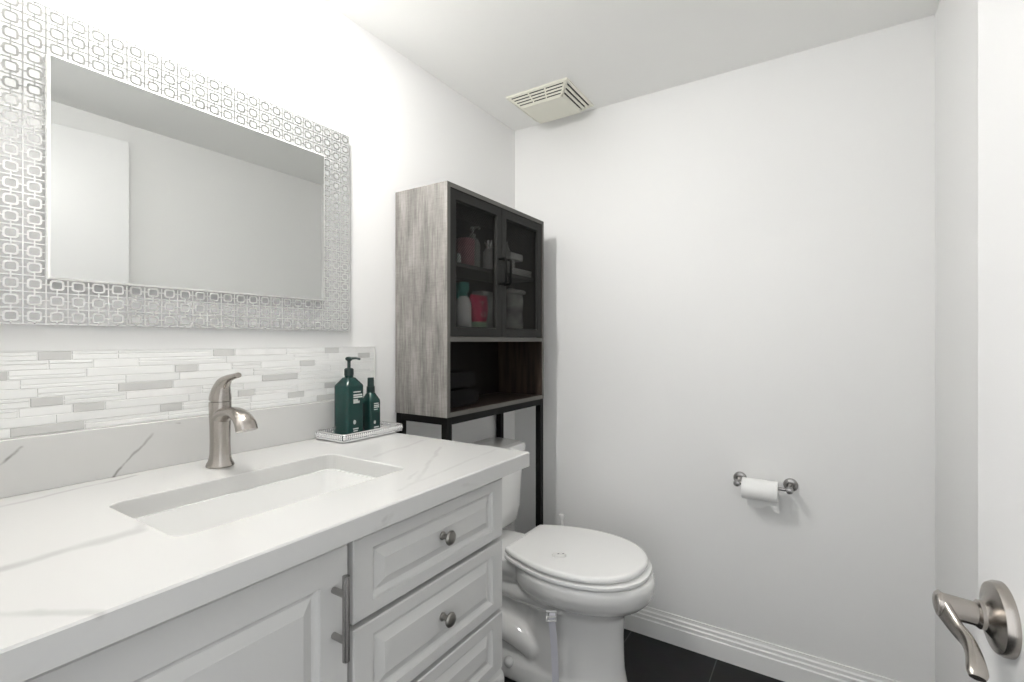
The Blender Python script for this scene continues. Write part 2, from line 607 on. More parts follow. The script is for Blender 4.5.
# ------------------------------------------------------------------ countertop with sink cut-out, upstand, sink
SX0, SX1, SY0, SY1 = 0.210, 0.465, -1.600, -1.163
CX0, CX1, CY0, CY1 = 0.001, 0.606, -1.855, -0.888
K = 6
inner = rrect(SX0, SX1, SY0, SY1, CT, 0.022, K)
outer = []
for i, p in enumerate(inner):
    side = i // (K + 1)
    f = (i % (K + 1)) / K
    cxy = ((CX1, CY1), (CX0, CY1), (CX0, CY0), (CX1, CY0))[side]
    # split each corner fan between its two outer edges
    if side == 0:
        q = (CX1, SY1 - .022 + (CY1 - SY1 + .022) * min(1, 2 * f)) if f <= .5 else (CX1 + (SX1 - .022 - CX1) * (2 * f - 1), CY1)
    elif side == 1:
        q = (SX0 + .022 + (CX0 - SX0 - .022) * min(1, 2 * f), CY1) if f <= .5 else (CX0, CY1 + (SY1 - .022 - CY1) * (2 * f - 1))
    elif side == 2:
        q = (CX0, SY0 + .022 + (CY0 - SY0 - .022) * min(1, 2 * f)) if f <= .5 else (CX0 + (SX0 + .022 - CX0) * (2 * f - 1), CY0)
    else:
        q = (SX1 - .022 + (CX1 - SX1 + .022) * min(1, 2 * f), CY0) if f <= .5 else (CX1, CY0 + (SY0 + .022 - CY0) * (2 * f - 1))
    outer.append(Vector((q[0], q[1], CT)))
e = 0.0025


def shrink(ring, d, z):
    out = []
    for p in ring:
        x = p.x - d if abs(p.x - CX1) < 1e-6 else p.x + d if abs(p.x - CX0) < 1e-6 else p.x
        y = p.y - d if abs(p.y - CY1) < 1e-6 else p.y + d if abs(p.y - CY0) < 1e-6 else p.y
        out.append(Vector((x, y, z)))
    return out


b = B()
lo = [Vector((p.x, p.y, CB)) for p in inner]
vr = loft(b, [lo, [Vector((p.x, p.y, CT - .002)) for p in inner], [p + (p - Vector(((SX0 + SX1) / 2, (SY0 + SY1) / 2, CT))).normalized() * .002 for p in inner],
              shrink(outer, e, CT), shrink(outer, 0, CT - e), shrink(outer, 0, CB)], False, False)
n = len(inner)
for i in range(n):
    j = (i + 1) % n
    b.faces.new((vr[-1][i], vr[-1][j], vr[0][j], vr[0][i]))
ctop = obj('countertop', b, M['quartz'], loc=(0.3, -1.366, CB))
tag(ctop, 'white grey-veined quartz countertop with rectangular sink cut-out on the vanity', 'countertop')
b = B(); box(b, 0.001, 0.020, CY0, CY1, CT, 0.993)
obj('upstand', b, M['quartz'], ctop, bevel=0.0015)

sink = thing('bathroom_sink', 'white rectangular undermount sink basin set below the countertop', 'sink', ((SX0 + SX1) / 2, (SY0 + SY1) / 2, 0.70))
b = B()
o_ = 0.006
rings = []
for (g, z, r) in ((0.020, CB - .012, .03), (0.020, CB - .0002, .03), (-o_, CB - .0002, .024), (-.000 - o_, CB - .0004, .024), (0.004 - .01, CB - .010, .024), (-0.010, 0.800, .030), (-0.016, 0.752, .040), (-0.030, 0.735, .045), (-0.06, 0.729, .045)):
    rings.append(rrect(SX0 - g, SX1 + g, SY0 - g, SY1 + g, z, r, K))
loft(b, rings, False, True)
out_r = [rrect(SX0 - g, SX1 + g, SY0 - g, SY1 + g, z, r, K) for (g, z, r) in ((0.020, CB - .012, .03), (0.004, CB - .014, .03), (0.002, 0.74, .045), (-.03, 0.716, .05))]
loft(b, out_r, False, True)
bmesh.ops.remove_doubles(b, verts=b.verts, dist=1e-5)
obj('basin', b, M['porcelain'], sink, smooth=50)
b = B(); lathe(b, [(0, 0.0), (0.022, 0.0), (0.022, 0.003), (0.018, 0.005), (0.016, 0.003), (0.0, 0.003)], ((SX0 + SX1) / 2, (SY0 + SY1) / 2, 0.7285), n=24)
obj('drain', b, M['nickel'], sink, smooth=40)

# ------------------------------------------------------------------ mosaic tile splash
b = B()
TY0, TY1, TZ0, TZ1 = -1.86, -0.848, 0.9932, 1.146
box(b, 0.001, 0.0062, TY0, TY1, TZ0, TZ1, 0)
NR = 9
rh = (TZ1 - TZ0 - .001) / NR
# grey accent strips seen on the wall: (y0, y1, row from the bottom)
accents = [(-1.637, -1.589, 8), (-1.335, -1.285, 8), (-1.032, -0.984, 8), (-1.415, -1.368, 6), (-1.697, -1.675, 6), (-1.111, -1.064, 6), (-0.914, -0.867, 7), (-1.517, -1.419, 4), (-1.217, -1.117, 4),
           (-1.647, -1.601, 3), (-1.588, -1.539, 2), (-1.278, -1.236, 2), (-1.032, -0.994, 2), (-1.443, -1.399, 1), (-1.146, -1.096, 1), (-1.673, -1.570, 0), (-1.058, -0.998, 0), (-1.80, -1.74, 5)]


def tile(y0, y1, z0, z1, mi):
    ya, yb, za, zb = y0 + .0006, y1 - .0006, z0 + .0005, z1 - .0005
    if yb - ya < .003:
        return
    xx = 0.0078 + random.uniform(-.0004, .0004)
    d = .0008
    loft(b, [[Vector((x, p, q)) for p, q in ((ya + s, za + s), (yb - s, za + s), (yb - s, zb - s), (ya + s, zb - s))] for x, s in ((.005, 0), (xx - d, 0), (xx, d))], False, True)
    b.faces.ensure_lookup_table()
    for f in list(b.faces)[-9:]:
        f.material_index = mi


for r in range(NR):
    z = TZ0 + .001 + r * rh
    y = TY0 + random.uniform(-.1, 0)
    acc = sorted(q for q in accents if q[2] == r)
    while y < TY1 - .002:
        w = random.uniform(0.06, 0.20)
        nxt = min([q[0] for q in acc if q[0] > y + .004] + [9])
        on = [q for q in acc if abs(q[0] - y) < .004]
        if on:
            w = on[0][1] - on[0][0]
        elif nxt < y + w + .04:
            w = nxt - y
        y1 = min(y + w, TY1)
        ya = max(y, TY0)
        if on:
            tile(ya, y1, z, z + rh, 4)
        elif random.random() < .55:
            cut = rh * random.choice((.5, .4, .6))
            tile(ya, y1, z, z + cut, random.choice((1, 1, 2, 3)))
            tile(ya, y1, z + cut, z + rh, random.choice((1, 1, 2, 3)))
        else:
            tile(ya, y1, z, z + rh, random.choices((1, 2, 3), (5, 2, 4))[0])
        y = y1
tl = obj('tile_splash', b, [M['grout'], M['tile_white'], M['tile_pale'], M['tile_marble'], M['tile_grey']], loc=(0, (TY0 + TY1) / 2, TZ0))
tag(tl, 'band of thin white and grey linear mosaic tiles on the wall behind the faucet', 'tile backsplash')
b = B(); box(b, 0.001, 0.0080, TY1, TY1 + .0015, TZ0, TZ1 + .0015); box(b, 0.001, 0.0080, TY0, TY1, TZ1, TZ1 + .0015)
obj('edge_trim', b, M['tile_white'], tl)

# ------------------------------------------------------------------ wall mirror with lattice border
MY0, MY1, MZ0, MZ1 = -1.720, -0.955, 1.195, 1.777
NCOL, NROW = 25, 20
cw, chh = (MY1 - MY0) / NCOL, (MZ1 - MZ0) / NROW
FXM = 0.018
mir = thing('wall_mirror', 'large rectangular wall mirror with a wide border of silver ring lattice', 'mirror', (0, (MY0 + MY1) / 2, MZ0))
b = B(); box(b, 0.001, FXM, MY0, MY1, MZ0, MZ1)
obj('frame', b, M['frosted'], mir, bevel=0.0015)
gy0, gy1, gz0, gz1 = MY0 + 3 * cw, MY1 - 3 * cw, MZ0 + 3 * chh - .004, MZ1 - 3 * chh
b = B()
loft(b, [[Vector((x, p, q)) for p, q in ((gy0 + s, gz0 + s), (gy1 - s, gz0 + s), (gy1 - s, gz1 - s), (gy0 + s, gz1 - s))] for x, s in ((FXM - .001, 0), (FXM + .009, 0), (FXM + .0105, .0035))], False, False)
obj('glass_edge', b, M['mirror_edge'], mir)
b = B()
loft(b, [[Vector((x, p, q)) for p, q in ((gy0 + s, gz0 + s), (gy1 - s, gz0 + s), (gy1 - s, gz1 - s), (gy0 + s, gz1 - s))] for x, s in ((FXM, .0034), (FXM + .0105, .0034))])
obj('glass', b, M['mirror'], mir)
b = B()
xa, xb = FXM - .0004, FXM + .0003


def strip(p, q, w, up=0.0):
    d = (Vector(q) - Vector(p)).normalized() * (w / 2)
    nrm = Vector((-d.y, d.x))
    P4 = [Vector(p) - d - nrm, Vector(q) + d - nrm, Vector(q) + d + nrm, Vector(p) - d + nrm]
    loft(b, [[Vector((x, v.x, v.y)) for v in P4] for x in (xa, xb + up)], False, True)


LW, RW = 0.0022, 0.0030
for i in range(NCOL + 1):
    y = MY0 + i * cw
    y = min(max(y, MY0 + LW / 2), MY1 - LW / 2)
    if 3 < i < NCOL - 3:
        strip((y, MZ0 + .001), (y, gz0), LW, .0003)
        strip((y, gz1), (y, MZ1 - .001), LW, .0003)
    else:
        strip((y, MZ0 + .001), (y, MZ1 - .001), LW, .0003)
for j in range(NROW + 1):
    zz = min(max(MZ0 + j * chh, MZ0 + LW / 2), MZ1 - LW / 2)
    if 3 < j < NROW - 3:
        strip((MY0 + .001, zz), (gy0, zz), LW)
        strip((gy1, zz), (MY1 - .001, zz), LW)
    else:
        strip((MY0 + .001, zz), (MY1 - .001, zz), LW)
for i in range(NCOL):
    for j in range(NROW):
        if 3 <= i < NCOL - 3 and 3 <= j < NROW - 3:
            continue
        c = Vector((MY0 + (i + .5) * cw, MZ0 + (j + .5) * chh))
        a, h, k = cw * .28, chh * .27, .0026
        oc = [(a, -h + k), (a, h - k), (a - k, h), (-a + k, h), (-a, h - k), (-a, -h + k), (-a + k, -h), (a - k, -h)]
        pin, pout = [], []
        for (u, v) in oc:
            pout.append(Vector((xb, c.x + u * (1 + RW / 2 / a), c.y + v * (1 + RW / 2 / h))))
            pin.append(Vector((xb, c.x + u * (1 - RW / 2 / a), c.y + v * (1 - RW / 2 / h))))
        vo = [b.verts.new(p) for p in pout]
        vi = [b.verts.new(p) for p in pin]
        for q in range(8):
            b.faces.new((vo[q], vo[(q + 1) % 8], vi[(q + 1) % 8], vi[q]))
        strip((c.x, c.y + h + RW / 2 + LW / 2), (c.x, c.y + chh / 2 - LW), LW)
        strip((c.x, c.y - h - RW / 2 - LW / 2), (c.x, c.y - chh / 2 + LW), LW)
        strip((c.x + a + RW / 2 + LW / 2, c.y), (c.x + cw / 2 - LW, c.y), LW)
        strip((c.x - a - RW / 2 - LW / 2, c.y), (c.x - cw / 2 + LW, c.y), LW)
obj('lattice', b, M['lattice'], mir)

# ------------------------------------------------------------------ ceiling light in front of the mirror (the room's lamp)
LX, LY = 0.33, -1.39
vl = thing('ceiling_light', 'two-bulb nickel ceiling light hanging in front of the mirror', 'light', (LX, LY, CEIL))
b = B(); lathe(b, [(0, 0), (0.060, 0), (0.060, -0.010), (0.050, -0.020), (0.012, -0.024), (0.010, -0.045), (0, -0.046)], (LX, LY, CEIL - .0005), n=32)
obj('canopy', b, M['nickel'], vl, smooth=40)
for y in (LY - .075, LY + .075):
    b = B(); tube(b, [(LX, LY + (y - LY) * .05, CEIL - .038), (LX, LY + (y - LY) * .6, CEIL - .040), (LX, y, CEIL - .052)], 0.007, n=12)
    lathe(b, [(0.010, 0.0), (0.03, 0.0), (0.055, -0.010), (0.080, -0.032), (0.082, -0.032), (0.057, -0.006), (0.03, 0.006), (0.010, 0.008)], (LX, y, CEIL - .055), n=28)
    ar = obj('lamp_arm', b, M['nickel'], vl, smooth=40)
    b = B(); sphere(b, (LX, y, CEIL - .098), 0.024, 20, 12)
    lathe(b, [(0.010, 0.0), (0.012, 0.030)], (LX, y, CEIL - .085), n=14)
    obj('bulb', b, M['bulb'], ar, smooth=60)

# ------------------------------------------------------------------ faucet
FXC, FYC = 0.109, -1.369
fau = thing('faucet', 'brushed nickel single-handle faucet standing behind the sink', 'faucet', (FXC, FYC, CT + .0005))
b = B()
lathe(b, [(0.0275, 0.0006), (0.0285, 0.003), (0.0270, 0.007), (0.0235, 0.014), (0.0212, 0.028), (0.0205, 0.055), (0.0210, 0.085), (0.0222, 0.110), (0.0228, 0.132), (0.0226, 0.1405), (0.018, 0.1412), (0.018, 0.150)], (FXC, FYC, CT), n=32, sx=1.0, sy=0.95)
obj('body', b, M['nickel'], fau, smooth=40)
b = B()
sp = smooth_path([(FXC + .004, FYC, CT + .108), (FXC + .030, FYC, CT + .118), (FXC + .060, FYC, CT + .121), (FXC + .083, FYC, CT + .115), (FXC + .100, FYC, CT + .103), (FXC + .107, FYC, CT + .088)], 6)
sr = smooth_path([Vector((r, s, 0)) for r, s in ((.020, 1.0), (.0130, 1.35), (.0115, 1.55), (.0130, 1.5), (.0148, 1.45), (.0158, 1.4))], 6)
tube(b, sp, [v.x for v in sr], n=24, sy=[v.y for v in sr], up=(0, 1, 0))
obj('spout', b, M['nickel'], fau, smooth=40)
b = B()
sp = smooth_path([(FXC, FYC, CT + .1435), (FXC + .001, FYC, CT + .152), (FXC + .005, FYC, CT + .166), (FXC + .014, FYC, CT + .180), (FXC + .032, FYC, CT + .191), (FXC + .055, FYC, CT + .197), (FXC + .073, FYC, CT + .2005)], 6)
sr = smooth_path([Vector((r, s, 0)) for r, s in ((.0226, .95), (.0222, .95), (.0200, .9), (.0150, .95), (.0085, 1.15), (.0062, 1.3), (.0055, 1.3))], 6)
tube(b, sp, [v.x for v in sr], n=24, sy=[v.y for v in sr], up=(0, 1, 0))
obj('handle', b, M['nickel'], fau, smooth=40)

# ------------------------------------------------------------------ tray and green bottles on the counter
TX0, TX1, TYA, TYB = 0.024, 0.152, -1.080, -0.862
tray = thing('vanity_tray', 'small silver tray with a beaded crystal edge at the counter end', 'tray', ((TX0 + TX1) / 2, (TYA + TYB) / 2, CT))
b = B()
loft(b, [rrect(TX0 + g, TX1 - g, TYA + g, TYB - g, z, .010, 4) for g, z in ((.006, CT + .0005), (.001, CT + .003), (0, CT + .006), (.003, CT + .008), (.009, CT + .008))])
obj('base', b, M['silver'], tray, smooth=40)
b = B()
loft(b, [rrect(TX0 + g, TX1 - g, TYA + g, TYB - g, z, .009, 4) for g, z in ((.0015, CT + .0205), (.0, CT + .022), (.0015, CT + .024), (.005, CT + .024), (.0065, CT + .022), (.005, CT + .0205), (.0015, CT + .0205))], False, False)
obj('rail', b, M['silver'], tray, smooth=40)
b = B()
per = []
st = 0.0068
ny, nx = int((TYB - TYA - .014) / st), int((TX1 - TX0 - .014) / st)
for i in range(ny + 1):
    y = TYA + .007 + (TYB - TYA - .014) * i / ny
    per += [(TX0 + .0035, y), (TX1 - .0035, y)]
for i in range(1, nx):
    x = TX0 + .007 + (TX1 - TX0 - .014) * i / nx
    per += [(x, TYA + .0035), (x, TYB - .0035)]
per += [(x, y) for x in (TX0 + .0045, TX1 - .0045) for y in (TYA + .0045, TYB - .0045)]
for x, y in per:
    sphere(b, (x, y, CT + .0142), 0.0031, 8, 6, (1, 1, 2.05))
obj('crystal_beads', b, M['silver'], tray, smooth=60)


def square_bottle(name, label, c, w, z_sh, z_neck, rn, z_col, group=None):
    t = thing(name, label, 'bottle', c, group)
    x, y, z = c
    h = w / 2
    b = B()
    rg = []
    for f, zz in ((.90, z), (1.0, z + .004), (1.0, z + z_sh - .004), (.97, z + z_sh), (.72, z + z_sh + (z_neck - z_sh) * .62), (.52, z + z_neck)):
        rg.append(rrect(x - h * f, x + h * f, y - h * f, y + h * f, zz, h * f * (.30 if f > .9 else .6), 5))
    rg.append(rrect(x - rn, x + rn, y - rn, y + rn, z + z_neck + .002, rn * .99, 5))
    rg.append(rrect(x - rn, x + rn, y - rn, y + rn, z + z_col, rn * .99, 5))
    loft(b, rg)
    body = obj('body', b, M['green'], t, smooth=35)
    return t, body


def print_lines(parent, x, rows_, emblem, y_dir=1):
    b = B()
    for y0, y1, z0, z1 in rows_[:-2]:
        box(b, x - .0004, x + .0005, y0, y1, z0, z1)
    obj('printed_label', b, M['white_print'], parent)
    b = B()
    for y0, y1, z0, z1 in rows_[-2:]:
        box(b, x - .0004, x + .0005, y0, y1, z0, z1)
    obj('printed_footer', b, M['white_print'], parent)
    b = B()
    cy, cz, r = emblem
    lathe(b, [(0, 0), (r, 0), (r, .0006), (0, .0006)], (x, cy, cz), n=14, axis='x', sy=1.35)
    obj('printed_emblem', b, M['white_print'], parent)


BZ = CT + .0085
t, body = square_bottle('pump_bottle', 'taller dark green pump bottle with white print on the silver tray', (0.088, -1.012, BZ), 0.060, 0.140, 0.160, 0.0118, 0.176)
x = 0.088 + .030
print_lines(body, x, [(-1.021, -0.996, BZ + .120, BZ + .123), (-1.021, -0.991, BZ + .111, BZ + .115), (-1.021, -0.990, BZ + .105, BZ + .109), (-1.021, -1.006, BZ + .095, BZ + .1015), (-1.021, -1.000, BZ + .090, BZ + .0965),
                      (-1.022, -1.004, BZ + .018, BZ + .021), (-1.021, -1.006, BZ + .012, BZ + .015)], (-1.017, BZ + .038, .0045))
b = B()
lathe(b, [(0.0125, 0.166), (0.0130, 0.168), (0.0128, 0.184), (0.010, 0.187), (0.0048, 0.188), (0.0045, 0.206), (0.007, 0.2085), (0.0098, 0.211), (0.0098, 0.216), (0.006, 0.219), (0, 0.2195)], (0.088, -1.012, BZ), n=22)
tube(b, [(0.088, -1.012, BZ + .2145), (0.104, -1.000, BZ + .2155), (0.113, -0.993, BZ + .212)], [.0045, .0036, .0030], n=12)
obj('pump', b, M['green_cap'], t, smooth=40)
t, body = square_bottle('spray_bottle', 'shorter dark green spray bottle with a plain cap beside the pump bottle on the tray', (0.088, -0.934, BZ), 0.042, 0.090, 0.110, 0.0108, 0.114)
x = 0.088 + .021
print_lines(body, x, [(-0.940, -0.923, BZ + .079, BZ + .0815), (-0.940, -0.921, BZ + .073, BZ + .076), (-0.940, -0.921, BZ + .068, BZ + .071), (-0.940, -0.926, BZ + .062, BZ + .064), (-0.940, -0.922, BZ + .010, BZ + .013), (-0.939, -0.924, BZ + .005, BZ + .0075)], (-0.937, BZ + .026, .0036))
b = B()
lathe(b, [(0.0118, 0.110), (0.0122, 0.112), (0.0118, 0.129), (0.0096, 0.131), (0.0092, 0.153), (0.0086, 0.1555), (0, 0.156)], (0.088, -0.934, BZ), n=22)
obj('cap', b, M['green_cap'], t, smooth=40)

# ------------------------------------------------------------------ over-toilet storage cabinet
EY0, EY1, ED = -0.755, -0.137, 0.230
EZ0, EZ1 = 0.925, 1.664
ZD = 1.163                                   # underside of divider shelf
PT = 0.015
et = thing('storage_cabinet', 'tall grey wood and black metal storage cabinet standing over the toilet', 'cabinet', (0.12, (EY0 + EY1) / 2, 0))


def panel(name, bx, main, front=None, inner=None, **k):
    """One board; +x edge and chosen inner face get their own, darker colour."""
    b = B()
    box(b, *bx)
    mats = [main] + ([front] if front else []) + ([inner] if inner else [])
    b.normal_update()
    bmesh.ops.recalc_face_normals(b, faces=b.faces)
    for f in b.faces:
        if front and f.normal.x > .9:
            f.material_index = 1
        if inner and k.get('side') is not None and f.normal.dot(Vector(k['side'])) > .9:
            f.material_index = 2
    return obj(name, b, mats, et)


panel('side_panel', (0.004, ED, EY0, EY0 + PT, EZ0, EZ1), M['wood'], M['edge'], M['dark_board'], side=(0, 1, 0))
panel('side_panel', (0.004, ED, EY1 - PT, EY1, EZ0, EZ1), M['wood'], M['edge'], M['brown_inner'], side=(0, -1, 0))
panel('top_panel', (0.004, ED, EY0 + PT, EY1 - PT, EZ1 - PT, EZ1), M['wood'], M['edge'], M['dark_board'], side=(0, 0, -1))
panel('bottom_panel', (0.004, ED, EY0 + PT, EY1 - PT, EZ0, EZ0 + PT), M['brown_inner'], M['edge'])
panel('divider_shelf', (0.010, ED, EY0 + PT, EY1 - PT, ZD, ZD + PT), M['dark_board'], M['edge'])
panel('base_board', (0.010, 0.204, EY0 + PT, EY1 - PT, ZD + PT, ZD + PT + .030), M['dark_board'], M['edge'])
panel('inner_shelf', (0.008, 0.190, EY0 + PT, EY1 - PT, 1.415, 1.428), M['edge'])
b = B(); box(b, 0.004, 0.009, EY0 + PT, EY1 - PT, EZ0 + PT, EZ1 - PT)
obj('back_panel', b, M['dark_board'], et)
dz0, dz1 = ZD + PT + .002, EZ1 - PT - .002
ymid = -0.4475
for (y0, y1, hy) in ((EY0 + PT + .002, ymid - .001, ymid - .016), (ymid + .001, EY1 - PT - .002, ymid + .016)):
    x0, x1, fw = 0.211, 0.228, 0.029
    b = B()
    steps = [((x0, 0)), ((x1, 0)), ((x1, fw)), ((x1 - .006, fw + .004)), ((x0, fw + .004))]
    loft(b, [[Vector((x, p, q)) for p, q in ((y0 + s, dz0 + s), (y1 - s, dz0 + s), (y1 - s, dz1 - s), (y0 + s, dz1 - s))] for x, s in steps + [steps[0]]], False, False)
    bmesh.ops.remove_doubles(b, verts=b.verts, dist=1e-6)
    dr = obj('door', b, M['charcoal'], et)
    # expanded-metal mesh: two families of flat diagonal strands
    b = B()
    a0, a1, c0, c1 = y0 + fw, y1 - fw, dz0 + fw, dz1 - fw
    pw, ph, sw = 0.0105, 0.0115, 0.00090
    slope = ph / pw
    for sgn in (1, -1):
        off = -(a1 - a0) * slope
        o0 = off if sgn > 0 else 0
        cnt = int(((c1 - c0) + (a1 - a0) * slope) / ph) + 2
        for k in range(cnt):
            cc = c0 + (o0 if sgn > 0 else 0) + k * ph
            # line z = cc + sgn*slope*(y-a0)
            pts = []
            ya, yb = a0, a1
            za, zb = cc, cc + sgn * slope * (a1 - a0)
            # clip to c0..c1
            def cl(y_, z_):
                zc_ = min(max(z_, c0), c1)
                return (a0 + (zc_ - cc) / (sgn * slope), zc_)
            if max(za, zb) <= c0 or min(za, zb) >= c1:
                continue
            p, q = cl(ya, za), cl(yb, zb)
            if (Vector(q) - Vector(p)).length < .002:
                continue
            d = (Vector(q) - Vector(p)).normalized()
            nn = Vector((-d.y, d.x)) * sw
            P4 = [Vector(p) - nn, Vector(q) - nn, Vector(q) + nn, Vector(p) + nn]
            xs = 0.2165 if sgn > 0 else 0.2170
            loft(b, [[Vector((x, v.x, v.y)) for v in P4] for x in (xs - .0005, xs + .0005)])
    obj('wire_mesh', b, M['charcoal'], dr)
    b = B()
    zb, zt = 1.372, 1.462
    tube(b, [(x1 - .001, hy, zb), (x1 + .024, hy, zb), (x1 + .029, hy, zb + .005), (x1 + .029, hy, zt - .005), (x1 + .024, hy, zt), (x1 - .001, hy, zt)], 0.0046, n=10)
    obj('handle', b, M['black_metal'], dr, smooth=40)
LG = 0.024
for lx in (0.006, ED - LG - .001):
    for ly in (EY0 + .001, EY1 - LG - .001):
        b = B(); box(b, lx, lx + LG, ly, ly + LG, 0.0, EZ0)
        obj('leg', b, M['black_metal'], et, bevel=0.0015)
for (nm, bx) in (('front_rail', (ED - LG - .001, ED - .001, EY0 + LG + .001, EY1 - LG - .001, EZ0 - LG, EZ0)), ('rear_rail', (0.006, 0.006 + LG, EY0 + LG + .001, EY1 - LG - .001, EZ0 - LG, EZ0)),
                 ('side_rail', (0.006 + LG, ED - LG - .001, EY0 + .001, EY0 + LG + .001, EZ0 - LG, EZ0)), ('side_rail', (0.006 + LG, ED - LG - .001, EY1 - LG - .001, EY1 - .001, EZ0 - LG, EZ0)),
                 ('rear_rail', (0.006, 0.006 + LG, EY0 + LG + .001, EY1 - LG - .001, 0.06, 0.06 + LG))):
    b = B(); box(b, *bx)
    obj(nm, b, M['black_metal'], et, bevel=0.0015)

# ------------------------------------------------------------------ things kept in the storage cabinet
SH1, SH0 = 1.4282, ZD + PT + .0303


def lathe_bottle(name, label, c, prof, m, capprof=None, cm=None, cat='bottle', sx=1.0, sy=1.0, extra=None, part='cap'):
    t = thing(name, label, cat, c)
    b = B(); lathe(b, prof, c, n=24, sx=sx, sy=sy)
    body = obj('body', b, m, t, smooth=40)
    if capprof:
        b = B(); lathe(b, capprof, c, n=20, sx=sx, sy=sy)
        if extra:
            extra(b)
        obj(part, b, cm, t, smooth=40)
    return t


lathe_bottle('lotion_tub', 'wide dusky pink tub behind the left mesh door, upper shelf', (0.125, -0.530, SH1),
             [(0.030, 0), (0.033, 0.004), (0.033, 0.070), (0.031, 0.074), (0.0, 0.074)], M['pink'],
             [(0.0345, 0.074), (0.0345, 0.102), (0.032, 0.105), (0, 0.105)], M['pink'], 'tub', part='lid')
c = (0.105, -0.462, SH1)
lathe_bottle('pump_bottle', 'pale grey pump bottle on the upper cabinet shelf beside the pink tub', c,
             [(0.026, 0), (0.029, 0.004), (0.029, 0.105), (0.022, 0.118), (0.010, 0.122), (0.010, 0.128), (0, .128)], M['clear_grey'],
             [(0.0115, 0.124), (0.0115, 0.138), (0.004, 0.140), (0.004, 0.155), (0.009, 0.156), (0.009, 0.165), (0, .166)], M['clear_grey'],
             extra=lambda b: tube(b, [(c[0], c[1], SH1 + .161), (c[0] + .028, c[1], SH1 + .160), (c[0] + .033, c[1], SH1 + .154)], .004, n=10), part='pump')
c2 = (0.150, -0.423, SH1)
lathe_bottle('flip_cap_bottle', 'small white bottle with open silver top on the upper cabinet shelf', c2,
             [(0.018, 0), (0.020, 0.003), (0.020, 0.070), (0.012, 0.082), (0.009, 0.084), (0, .084)], M['white_plastic'],
             [(0.011, 0.083), (0.012, 0.085), (0.012, 0.100), (0.016, 0.102), (0.016, 0.114), (0, .115)], M['silver'])
lathe_bottle('mint_bottle', 'pale mint bottle nearest the door handles on the upper cabinet shelf', (0.135, -0.368, SH1),
             [(0.020, 0), (0.023, 0.003), (0.023, 0.074), (0.016, 0.086), (0.010, 0.088), (0, .088)], M['mint'],
             [(0.015, 0.087), (0.015, 0.112), (0, .113)], M['clear_grey'])
lathe_bottle('vial', 'tiny white vial at the left end of the upper cabinet shelf', (0.165, -0.618, SH1),
             [(0.007, 0), (0.008, 0.002), (0.008, 0.024), (0.004, 0.028), (0, .028)], M['white_plastic'],
             [(0.0055, 0.027), (0.0055, 0.036), (0, .037)], M['white_plastic'])
c3 = (0.160, -0.588, SH0)
t = thing('spray_bottle', 'white spray bottle with teal trigger top on the lower cabinet shelf', 'bottle', c3)
b = B(); lathe(b, [(0.026, 0), (0.029, 0.004), (0.029, 0.100), (0.024, 0.118), (0.012, 0.134), (0.011, 0.142), (0, .142)], c3, n=24)
obj('body', b, M['white_plastic'], t, smooth=40)
b = B(); lathe(b, [(0.014, 0.128), (0.015, 0.130), (0.015, 0.150), (0.011, 0.155), (0, .156)], c3, n=18)
b2 = [rrect(c3[0] - .013, c3[0] + .013, c3[1] - .030 + q, c3[1] + .022 - q * .3, SH0 + zz, .006, 4) for q, zz in ((.006, .150), (0, .160), (.002, .178), (.012, .186))]
loft(b, b2)
tube(b, [(c3[0], c3[1] - .022, SH0 + .158), (c3[0], c3[1] - .030, SH0 + .138), (c3[0], c3[1] - .026, SH0 + .118)], .0055, n=10)
obj('trigger', b, M['teal'], t, smooth=40)
t.scale.z = 0.86
c4 = (0.160, -0.498, SH0)
t = thing('pouch', 'crimson pouch with white marks on the lower cabinet shelf', 'pouch', c4)
b = B()
loft(b, [rrect(c4[0] - d, c4[0] + d, c4[1] - w, c4[1] + w, SH0 + zz, min(d, w) * .8, 4) for d, w, zz in ((.016, .030, .032), (.019, .036, .050), (.019, .042, .090), (.014, .045, .130), (.005, .046, .152), (.002, .046, .158))])
pb = obj('body', b, M['red'], t, smooth=50)
b = B()
loft(b, [rrect(c4[0] - d, c4[0] + d, c4[1] - w, c4[1] + w, SH0 + zz, min(d, w) * .8, 4) for d, w, zz in ((.014, .030, .0), (.018, .033, .003), (.018, .033, .033), (.014, .030, .034))])
obj('base_band', b, M['pale_green'], t, smooth=50)
b = B()
for (p, q) in (((-.020, .125), (.012, .125)), ((.012, .125), (-.004, .108)), ((-.018, .100), (-.008, .088)), ((-.008, .088), (.004, .098)), ((.002, .078), (.016, .078)), ((.016, .078), (.014, .060)), ((.014, .060), (.000, .056)), ((-.012, .075), (-.004, .058))):
    tube(b, [(c4[0] + .0192 - max(0, p[1] - .09) * .14, c4[1] + p[0], SH0 + p[1]), (c4[0] + .0192 - max(0, q[1] - .09) * .14, c4[1] + q[0], SH0 + q[1])], .0014, n=6)
obj('white_marks', b, M['white_plastic'], pb)
t.scale.z = 0.78
c5 = (0.110, -0.398, SH0)
t = thing('carton', 'upright grey speckled carton beside the crimson pouch on the lower cabinet shelf', 'box', c5)
b = B(); box(b, c5[0] - .025, c5[0] + .025, c5[1] - .038, c5[1] + .038, SH0, SH0 + .165)
m_ = M['grey_box']
noise_color(m_, (0.14, 0.14, 0.14), (0.46, 0.46, 0.44), 60)
cb = obj('body', b, m_, t, bevel=.002)
b = B(); box(b, c5[0] - .0255, c5[0] + .0258, c5[1] - .0385, c5[1] - .006, SH0 + .150, SH0 + .1665)
obj('flap', b, M['pale_box'], t, bevel=.001)
t.scale.z = 0.88
